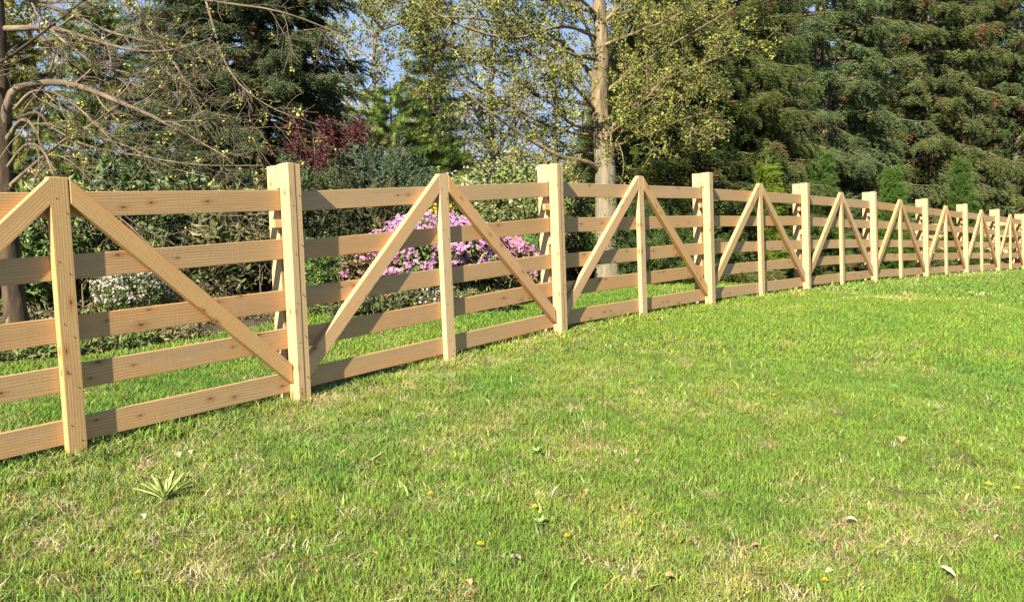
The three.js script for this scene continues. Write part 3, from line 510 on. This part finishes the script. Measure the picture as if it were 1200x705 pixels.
const pineOpt = { geos: G.pine, droop: -0.12, levels: 0.3, per: 7, low: 1.2, power: 0.5, size: [1.5, 2.5], gap: 0.11, bark: BARK.dark };
conifer('pine_tree', 468, 24, 4.9, 2.4, 'bright green pine with open tiers seen past the dark spruce', { ...pineOpt, color: C(0.16, 0.23, 0.045) });
conifer('pine_tree', 135, 21, 6.6, 2.0, 'green pine seen through the bare arching branches', { ...pineOpt, color: C(0.12, 0.185, 0.035) });
conifer('pine_tree', 517, 27, 10, 1.15, 'slender dark pine behind the maple crown', { ...pineOpt, color: C(0.07, 0.115, 0.035), low: 3 });
conifer('pine_tree', 25, 23, 6.8, 2.4, 'olive green pine behind the gnarled trunk', { ...pineOpt, color: C(0.17, 0.19, 0.04) });
conifer('pine_tree', 225, 26, 8.6, 2.0, 'dull green pine showing beside the dark spruce', { ...pineOpt, color: C(0.12, 0.15, 0.04) });
conifer('pine_tree', 530, 25, 3.6, 1.8, 'low bright pine behind the white blossom shrubs', { ...pineOpt, color: C(0.15, 0.22, 0.04), low: 0.4 });
// small arborvitae along the fence
const arb = (px, D, h, R, label, color) => conifer('arborvitae', px, D, h, R, label, { color, geos: G.fine, droop: -0.9, levels: 0.06, per: 11, low: 0.05, power: 1.0, size: [0.34, 0.5], gap: 0.05, group: 'young arborvitae along the evergreen row', dead: 0 });
arb(902, 15.6, 2.1, 0.28, 'yellow green young arborvitae at the foot of the dark hemlock', C(0.17, 0.25, 0.02));
arb(966, 17.0, 2.5, 0.36, 'dark young arborvitae in front of the blue green spruce', C(0.075, 0.16, 0.025));
arb(1048, 20.4, 2.5, 0.46, 'small bright arborvitae between two spruces', C(0.085, 0.17, 0.02));
arb(1128, 24, 3.1, 0.55, 'widest and tallest young arborvitae in front of the olive spruce', C(0.075, 0.15, 0.02));
// distant trees beyond the garden
const budding = { bark: BARK.grey, geos: G.mid, color: C(0.27, 0.27, 0.07), limbs: 15, leafStep: 0.16, size: [1.2, 2.2], group: 'budding trees beyond the garden', first: 0.15 };
leafyTree('distant_tree', 50, 31, 12, 4.2, 'yellow green budding tree far behind the olive pine', { ...budding, leaf: 0.8 });
leafyTree('distant_tree', 185, 33, 11, 4, 'hazy budding tree far behind the green pine', { ...budding, leaf: 0.4, color: C(0.25, 0.25, 0.08) });
leafyTree('distant_tree', 385, 34, 8.5, 3.6, 'thin budding tree showing beside the dark spruce', { ...budding, leaf: 0.35 });
leafyTree('distant_tree', 655, 33, 9.5, 4, 'bare grey tree far behind the maple trunk', { ...budding, leaf: 0.06 });
leafyTree('distant_tree', 545, 36, 8, 4, 'low bare grey tree beyond the flowering shrubs', { ...budding, leaf: 0.12 });
leafyTree('distant_tree', 610, 40, 10, 4, 'faint grey tree between two other bare trees', { ...budding, leaf: 0.1 });
leafyTree('distant_tree', 735, 32, 9.5, 3.6, 'budding olive tree far behind the low hemlock', { ...budding, leaf: 0.35 });
leafyTree('distant_tree', 490, 40, 8, 4, 'budding olive tree far beyond the bright pine', { ...budding, leaf: 0.3 });
leafyTree('distant_tree', 455, 29, 9.5, 3.6, 'thin olive budding tree above the bright pine', { ...budding, leaf: 0.2, color: C(0.17, 0.165, 0.04) });
leafyTree('distant_tree', 575, 30, 10, 3.6, 'olive budding tree beside the slender dark pine', { ...budding, leaf: 0.2, color: C(0.17, 0.165, 0.04) });
leafyTree('distant_tree', 905, 34, 15, 3.6, 'russet budding tree behind the tall spruces', { ...budding, leaf: 0.6, color: C(0.28, 0.17, 0.07) });
leafyTree('distant_tree', -60, 28, 11, 4, 'budding tree beyond the gnarled trunk', { ...budding, leaf: 0.8 });
const far = [], hedge = { geos: G.big, color: C(0.1, 0.115, 0.04), n: 900, size: [0.9, 1.5], group: 'scrub along the far boundary', category: 'shrub' };
[[-60, 'olive scrub thicket beyond the gnarled trunk'], [60, 'scrub thicket behind the olive pine'], [190, 'scrub thicket behind the green pine'], [320, 'scrub thicket behind the dark spruce'], [450, 'scrub thicket behind the bright pine'], [560, 'scrub thicket under the bare grey trees'], [680, 'scrub thicket behind the maple'], [800, 'scrub thicket behind the hemlocks']].forEach(([px, l], i) => far.push([px, l, i]));
far.forEach(([px, l, i]) => shrub('boundary_thicket', px, 29 + (i % 3) * 1.5, 4.6, 3.3 + (i % 2) * 0.7, l, { ...hedge, color: vary(C(0.11, 0.115, 0.045), 0.2, 0.15) }));
leafyTree('red_maple_tree', 400, 13.7, 2.35, 1.5, 'small dark red leaved maple in front of the dark spruce', { bark: BARK.dark, geos: G.red, color: C(0.06, 0.011, 0.011), limbs: 12, leafStep: 0.08, size: [0.55, 0.85], first: 0.2, r0: 0.05 });
leafyTree('red_maple_tree', 515, 14, 1.75, 0.7, 'very small crimson leaved maple beside the white blossom shrub', { bark: BARK.dark, geos: G.red, color: C(0.16, 0.018, 0.02), limbs: 7, leafStep: 0.14, size: [0.6, 0.9], first: 0.3, r0: 0.025 });

// ---------------------------------------------------------------- shrubs and flower bed
[[205, 11.2, 1.5, 'bare twiggy shrub behind the sloping brace, beside the white flowers'], [305, 11.0, 1.45, 'bare twiggy shrub crowding the first fence post'], [430, 11.6, 1.6, 'bare twiggy shrub between the junipers'], [95, 10.8, 1.3, 'bare twiggy shrub near the gnarled trunk']].forEach(([px, D, h, l]) => leafyTree('bare_shrub', px, D, h, 0.95, l, { bark: BARK.brown, geos: G.small, color: C(0.2, 0.2, 0.05), limbs: 9, leafStep: 0.1, leaf: 0.07, size: [0.5, 0.8], first: 0.05, r0: 0.014, group: 'bare twiggy shrubs in the bed' }));
function shrub(name, px, D, w, h, label, { geos, mat = M.leaf, color, n, size = [0.8, 1.2], bloom = 0, bloomGeos = G.bloom, bloomColor, bloomSize = [0.8, 1.2], group, dir = null, shell = 0.45, category = 'shrub', dz = null } = {}) {
  const o = place(px, D), g = thing(name, o, label, category, group), list = [], fl = [], stems = [], ox = rr(0, 50);
  for (let k = 0; k < 7; k++) { const a = k * 0.9 + rr(-0.3, 0.3), b = shoot(V(Math.cos(a) * w * 0.05, -0.05, Math.sin(a) * w * 0.05), V(Math.cos(a) * w * 0.45, h * 0.8, Math.sin(a) * w * 0.45), Math.hypot(w * 0.3, h * 0.75), 0.012 + 0.006 * h, { wander: 0.15 }); stems.push(tube(b.pts, b.rs, 5)); }
  tag(mesh('stems', mergeGeometries(stems), BARK.brown, g), null, null, null, 'stuff');
  for (let k = 0; k < n + bloom; k++) {
    const d = rdir(), az = Math.atan2(d.z, d.x), el = d.y, bump = 0.72 + 0.5 * fbm(ox + az * 1.6, el * 2.2 + 7, 3), isF = k >= n;
    let r = isF ? rr(0.93, 1.03) : Math.pow(rr(shell * shell * shell, 1), 1 / 3); if (isF && d.y < -0.35) d.y *= -1;
    const p = V(d.x * w / 2 * bump * r, h * 0.5 + d.y * h * 0.5 * bump * r, d.z * (dz ?? w) / 2 * bump * r); if (p.y < 0.02) p.y = rr(0.02, 0.1);
    const f = dir ? dir(d) : d.clone().addScaledVector(rdir(), 0.8);
    (isF ? fl : list).push(inst(p, isF ? V(1, 0, 0).addScaledVector(rdir(), 0.5) : f, isF ? rr(-0.5, 0.5) : rr(0, 6.28), isF ? rr(...bloomSize) : rr(...size), isF ? vary(bloomColor, 0.18, 0.06) : vary(color, 0.3, 0.12)));
  }
  scatter('foliage', geos, mat, list, g);
  if (fl.length) scatter('blossom', bloomGeos, M.petal, fl, g);
  return g;
}
const dark = C(0.065, 0.1, 0.03), under = 'evergreen shrubs under the old tree';
shrub('evergreen_shrub', 62, 11.2, 1.5, 1.5, 'leafy green shrub close beside the gnarled trunk', { geos: G.broad, mat: M.gloss, color: C(0.112, 0.168, 0.042), n: 1500, group: under });
shrub('evergreen_shrub', 145, 12, 1.7, 1.7, 'dark glossy shrub behind the white flowered bush', { geos: G.broad, mat: M.gloss, color: dark, n: 1900, group: under });
shrub('evergreen_shrub', 225, 12, 1.7, 1.5, 'broad dark shrub with twigs hanging over it', { geos: G.broad, mat: M.gloss, color: C(0.084, 0.119, 0.035), n: 1900, group: under });
shrub('evergreen_shrub', 290, 11.8, 1.5, 1.35, 'brownish green shrub beside the first fence post in view', { geos: G.broad, mat: M.gloss, color: C(0.105, 0.112, 0.039), n: 1600, group: under });
shrub('evergreen_shrub', -30, 11.5, 1.8, 1.6, 'olive shrub on the far side of the gnarled trunk', { geos: G.broad, color: C(0.112, 0.140, 0.042), n: 1500, group: under });
const jun = { geos: G.spray, mat: M.needle, size: [0.6, 0.95], dir: (d) => d.clone().add(V(0, 0.35, 0)).addScaledVector(rdir(), 0.4) };
shrub('juniper', 392, 12.2, 1.6, 1.5, 'grey green spreading juniper below the red maple', { ...jun, color: C(0.085, 0.105, 0.04), n: 620 });
shrub('juniper', 452, 12.8, 1.6, 1.75, 'bluish juniper beside the grey green one', { ...jun, color: C(0.09, 0.13, 0.07), n: 620 });
shrub('juniper', 345, 13, 1.5, 1.5, 'dark juniper half hidden by the first fence post', { ...jun, color: C(0.077, 0.105, 0.049), n: 560 });
shrub('white_azalea', 598, 13.2, 2.0, 1.9, 'tall airy shrub with scattered white blossom left of the maple trunk'.replace('left of', 'beside'), { geos: G.mid, color: C(0.140, 0.168, 0.049), n: 1000, bloom: 130, bloomSize: [0.5, 0.8], bloomGeos: G.bloomLoose, bloomColor: C(0.55, 0.5, 0.43) });
shrub('white_azalea', 660, 14.8, 1.6, 1.6, 'shrub with few white blossoms tucked behind the maple trunk', { geos: G.mid, color: C(0.126, 0.154, 0.042), n: 600, bloom: 60, bloomSize: [0.5, 0.8], bloomGeos: G.bloomLoose, bloomColor: C(0.55, 0.5, 0.43) });
shrub('white_azalea', 532, 13.4, 1.5, 1.7, 'green shrub dotted with white blossom beside the bluish juniper', { geos: G.mid, color: C(0.140, 0.210, 0.049), n: 600, bloom: 60, bloomSize: [0.5, 0.8], bloomGeos: G.bloomLoose, bloomColor: C(0.55, 0.5, 0.43) });
shrub('pink_azalea', 512, 10.6, 1.7, 1.08, 'large azalea covered in lilac pink blossom seen between the rails', { geos: G.mid, color: C(0.112, 0.168, 0.042), n: 600, bloom: 1250, bloomColor: C(0.47, 0.23, 0.42), bloomSize: [0.55, 0.85], shell: 0.4 });
shrub('pink_azalea', 436, 10.4, 0.9, 0.8, 'smaller fading azalea with brownish leaves beside the large pink one', { geos: G.mid, color: C(0.196, 0.140, 0.070), n: 420, bloom: 60, bloomColor: C(0.52, 0.2, 0.42) });
shrub('pink_azalea', 592, 10.9, 0.85, 0.8, 'low azalea with dusky pink blossom beside the boxwood ball', { geos: G.mid, color: C(0.182, 0.154, 0.070), n: 300, bloom: 220, bloomColor: C(0.50, 0.2, 0.38) });
shrub('boxwood', 618, 11.2, 0.5, 0.85, 'rounded deep green boxwood ball beside the second post', { geos: G.box, mat: M.gloss, color: C(0.084, 0.168, 0.035), n: 700, shell: 0.6 });
shrub('boxwood', 380, 10.3, 0.85, 0.85, 'spreading mid green boxwood beside the fading azalea', { geos: G.box, mat: M.gloss, color: C(0.119, 0.196, 0.042), n: 900, shell: 0.6 });
shrub('white_flowered_bush', 160, 10, 0.9, 0.62, 'low cushion bush thick with small white flowers', { geos: G.box, color: C(0.098, 0.140, 0.042), n: 520, bloom: 420, bloomColor: C(0.5, 0.44, 0.4), bloomSize: [0.4, 0.65], bloomGeos: G.bloomLoose });
[[740, 14.3, 1.2, 1.3], [776, 14.6, 1.2, 1.1], [826, 15.2, 1.3, 1.2], [880, 16, 1.2, 1.0], [700, 15.6, 1.2, 1.2]].forEach(([px, D, w, h], i) => shrub('yew_shrub', px, D, w, h, ['low yew shrub just beside the maple trunk foot', 'second yew shrub out from the maple trunk', 'low yew shrub at the foot of the bushy hemlock', 'low yew shrub next to the yellow green arborvitae', 'low yew shrub hidden behind the maple trunk'][i], { geos: G.fine, mat: M.needle, color: C(0.077, 0.133, 0.031), n: 420, size: [0.5, 0.8], group: 'yew shrubs under the hemlocks', dir: (d) => d.clone().addScaledVector(rdir(), 0.5) }));
const edge = (px, D, w, h, color, n, label, extra = {}) => shrub('bedding_plant', px, D, w, h, label, { geos: G.broad, color, n, size: [0.35, 0.6], category: 'plant', group: 'bedding plants along the bed edge', ...extra });
[[400, 9.7], [438, 9.8], [474, 9.9], [548, 10.0], [584, 10.1]].forEach(([px, D]) => edge(px, D, rr(0.36, 0.5), rr(0.24, 0.34), vary(C(0.1, 0.13, 0.05), 0.2), 110, 'low grey green bedding plant at the lawn edge under the azaleas'));
edge(511, 9.9, 0.46, 0.3, C(0.11, 0.12, 0.06), 110, 'bedding plant with pale lilac flecks below the large pink azalea', { bloom: 30, bloomGeos: G.bloomLoose, bloomColor: C(0.62, 0.5, 0.62), bloomSize: [0.4, 0.6] });
edge(456, 9.75, 0.2, 0.25, C(0.1, 0.12, 0.05), 40, 'small bedding plant with red flowers at the lawn edge', { bloom: 5, bloomGeos: G.bloomLoose, bloomColor: C(0.5, 0.03, 0.03), bloomSize: [0.35, 0.5] });
edge(516, 11.4, 0.4, 1.35, C(0.14, 0.17, 0.04), 90, 'yellow flowers rising behind the large pink azalea', { bloom: 60, bloomGeos: G.bloomLoose, bloomColor: C(0.8, 0.55, 0.05) });

{
  const list = [];
  for (let k = 0; k < 16000; k++) {
    const s = rr(-4, 22), q = bedEdge(s) - 0.1 - 5 * Math.pow(rnd(), 1.6), p = ORG.clone().addScaledVector(FD, s).addScaledVector(FN, q + along(FQ, s)), v = fbm(p.x * 0.7, p.z * 0.7 + 80, 3);
    if (v < 0.4 + rr(-0.08, 0.08)) continue;
    list.push(inst(onGround(p.x, p.z).setY(ground(p.x, p.z) + rr(0, 0.1)), rdir().add(V(0, 0.6, 0)), rr(0, 6.28), rr(0.35, 0.75), vary(v > 0.55 ? C(0.13, 0.17, 0.045) : C(0.15, 0.13, 0.06), 0.3, 0.15)));
  }
  const g = thing('ground_cover', V(0, 0, 0), 'low leafy ground cover filling the bed between the shrubs', 'ground cover'); g.userData.kind = 'stuff';
  scatter('ground_cover_leaves', G.broad, M.leaf, list, g);
}
// ---------------------------------------------------------------- small things in the lawn
const leafDisc = (L, W, curl) => { const t = new Tris(), n = 6; for (let i = 0; i < n; i++) { const f = (u, s) => V(L * u, curl * L * Math.sin(u * 2.6) * 0.5 + Math.abs(s) * W * 0.2, s * W * 0.5 * Math.sin(Math.PI * Math.min(1, u * 0.94 + 0.03)) * (1 + 0.25 * Math.sin(u * 17))); for (const s of [-1, 1]) { const u = i / n, v = (i + 1) / n; t.tri(f(u, 0), f(v, 0), f(v, s)); t.tri(f(u, 0), f(v, s), f(u, s)); } } return t.geo(); };
{
  const petals = new Tris(); for (let r = 0; r < 3; r++) for (let k = 0; k < 16; k++) { const a = k / 16 * 6.283 + r * 0.2, l = [0.02, 0.015, 0.009][r], y = [0.001, 0.004, 0.006][r], w = 0.13; const f = (th, q, h) => V(Math.cos(th) * q, h, Math.sin(th) * q); petals.tri(f(a, 0.001, y), f(a - w, l, y + 0.004 + 0.003 * r), f(a + w, l, y + 0.004 + 0.003 * r), rr(0.85, 1.1)); }
  const pg = petals.geo(), yellow = leafMat('dandelion_petal', 0.9, 0.3); yellow.color.setRGB(0.82, 0.56, 0.02);
  const lg = leafDisc(0.075, 0.018, 0.35), lm = leafMat('dandelion_leaf', 0.8, 0.3); lm.color.setRGB(0.17, 0.25, 0.045);
  const stem = tube([V(0, -0.01, 0), V(0.004, 0.03, 0), V(0, 0.05, 0)], [0.002, 0.002, 0.002], 5);
  const at0 = thing('dandelion', V(0, 0, 0), 'yellow dandelion flower low in the lawn grass', 'dandelion', 'dandelions scattered in the lawn');
  mesh('flower_head', pg, yellow, at0, V(0, 0.05, 0)); mesh('stalk', stem, lm, at0);
  for (let k = 0; k < 4; k++) { const m = mesh('leaf', lg, lm, at0, V(0, 0.006, 0)); m.rotation.y = k * 1.05 + rr(-0.2, 0.2); m.rotation.order = 'YXZ'; m.rotation.z = rr(0.1, 0.35); m.scale.setScalar(rr(0.7, 1.1)); }
  const spots = [[8, 544], [13, 555], [343, 617], [162, 684], [614, 403], [627, 603], [562, 650], [664, 639], [504, 589], [909, 470], [888, 480], [874, 487], [1158, 578], [1192, 581], [967, 692], [825, 402], [844, 407], [926, 398], [741, 455]];
  spots.forEach(([x, y], i) => { let o = at0; if (i) { o = at0.clone(); o.name = numbered('dandelion'); scene.add(o); } o.position.copy(hitGround(x, y)); o.rotation.set(rr(-0.15, 0.15), rr(0, 6.28), rr(-0.15, 0.15)); o.scale.setScalar(rr(0.6, 0.85)); });
}
{
  const geos = [leafDisc(0.09, 0.06, 0.5), leafDisc(0.11, 0.05, 0.35)], mats = [[0.42, 0.24, 0.12], [0.5, 0.4, 0.27], [0.36, 0.2, 0.12]].map((c) => { const m = leafMat('dead_leaf', 0.9, 0.15); m.color.setRGB(...c); return m; });
  [[372, 679, 0], [224, 536, 1], [210, 540, 1], [169, 615, 1], [722, 534, 1], [748, 542, 1], [791, 686, 0], [611, 662, 1], [443, 657, 2], [687, 586, 0], [879, 648, 2], [1005, 618, 1], [1057, 523, 2], [1103, 414, 2], [1177, 637, 1], [1120, 681, 1], [978, 675, 1], [620, 560, 2], [545, 690, 0]].forEach(([x, y, k], i) => {
    const p = hitGround(x, y); p.y += 0.016; const o = mesh(numbered('fallen_leaf'), geos[i % 2], mats[k], scene, p); o.rotation.set(rr(-0.4, 0.4), rr(0, 6.28), rr(-0.4, 0.4)); o.scale.set(rr(0.35, 0.6), rr(0.5, 0.9), rr(0.35, 0.7));
    tag(o, ['orange brown curled dead leaf lying in the lawn', 'pale tan dead leaf lying in the lawn', 'dark brown dead leaf lying in the lawn'][k], 'leaf', ['orange brown', 'pale tan', 'dark brown'][k] + ' fallen leaves in the lawn');
  });
}
{
  const wm = leafMat('weed_leaf', 0.8, 0.3); wm.color.setRGB(0.3, 0.37, 0.11);
  const w2 = leafMat('plantain_leaf', 0.75, 0.25); w2.color.setRGB(0.2, 0.3, 0.085);
  const weed = (px, py, n, L, W, m, label, up, s) => { const g = thing('lawn_weed', hitGround(px, py), label, 'weed'); const lg = leafDisc(L, W, 0.12); for (let k = 0; k < n; k++) { const o = mesh('leaf', lg, m, g, V(0, 0.01, 0)); o.rotation.order = 'YXZ'; o.rotation.y = k * 2.4 + rr(-0.3, 0.3); o.rotation.z = rr(...up); o.scale.setScalar(rr(0.6, 1.1) * s); } };
  weed(192, 588, 20, 0.15, 0.02, wm, 'pale green strap leaved weed clump standing out of the lawn', [0.3, 0.85], 1.05);
  weed(629, 536, 16, 0.06, 0.026, w2, 'broad leaved green weed rosette near pale fallen leaves', [0.3, 0.9], 0.9);
  weed(633, 618, 12, 0.05, 0.024, w2, 'small broad leaved weed rosette beside a dandelion', [0.3, 0.9], 0.9);
}
renderer.render(scene, camera);
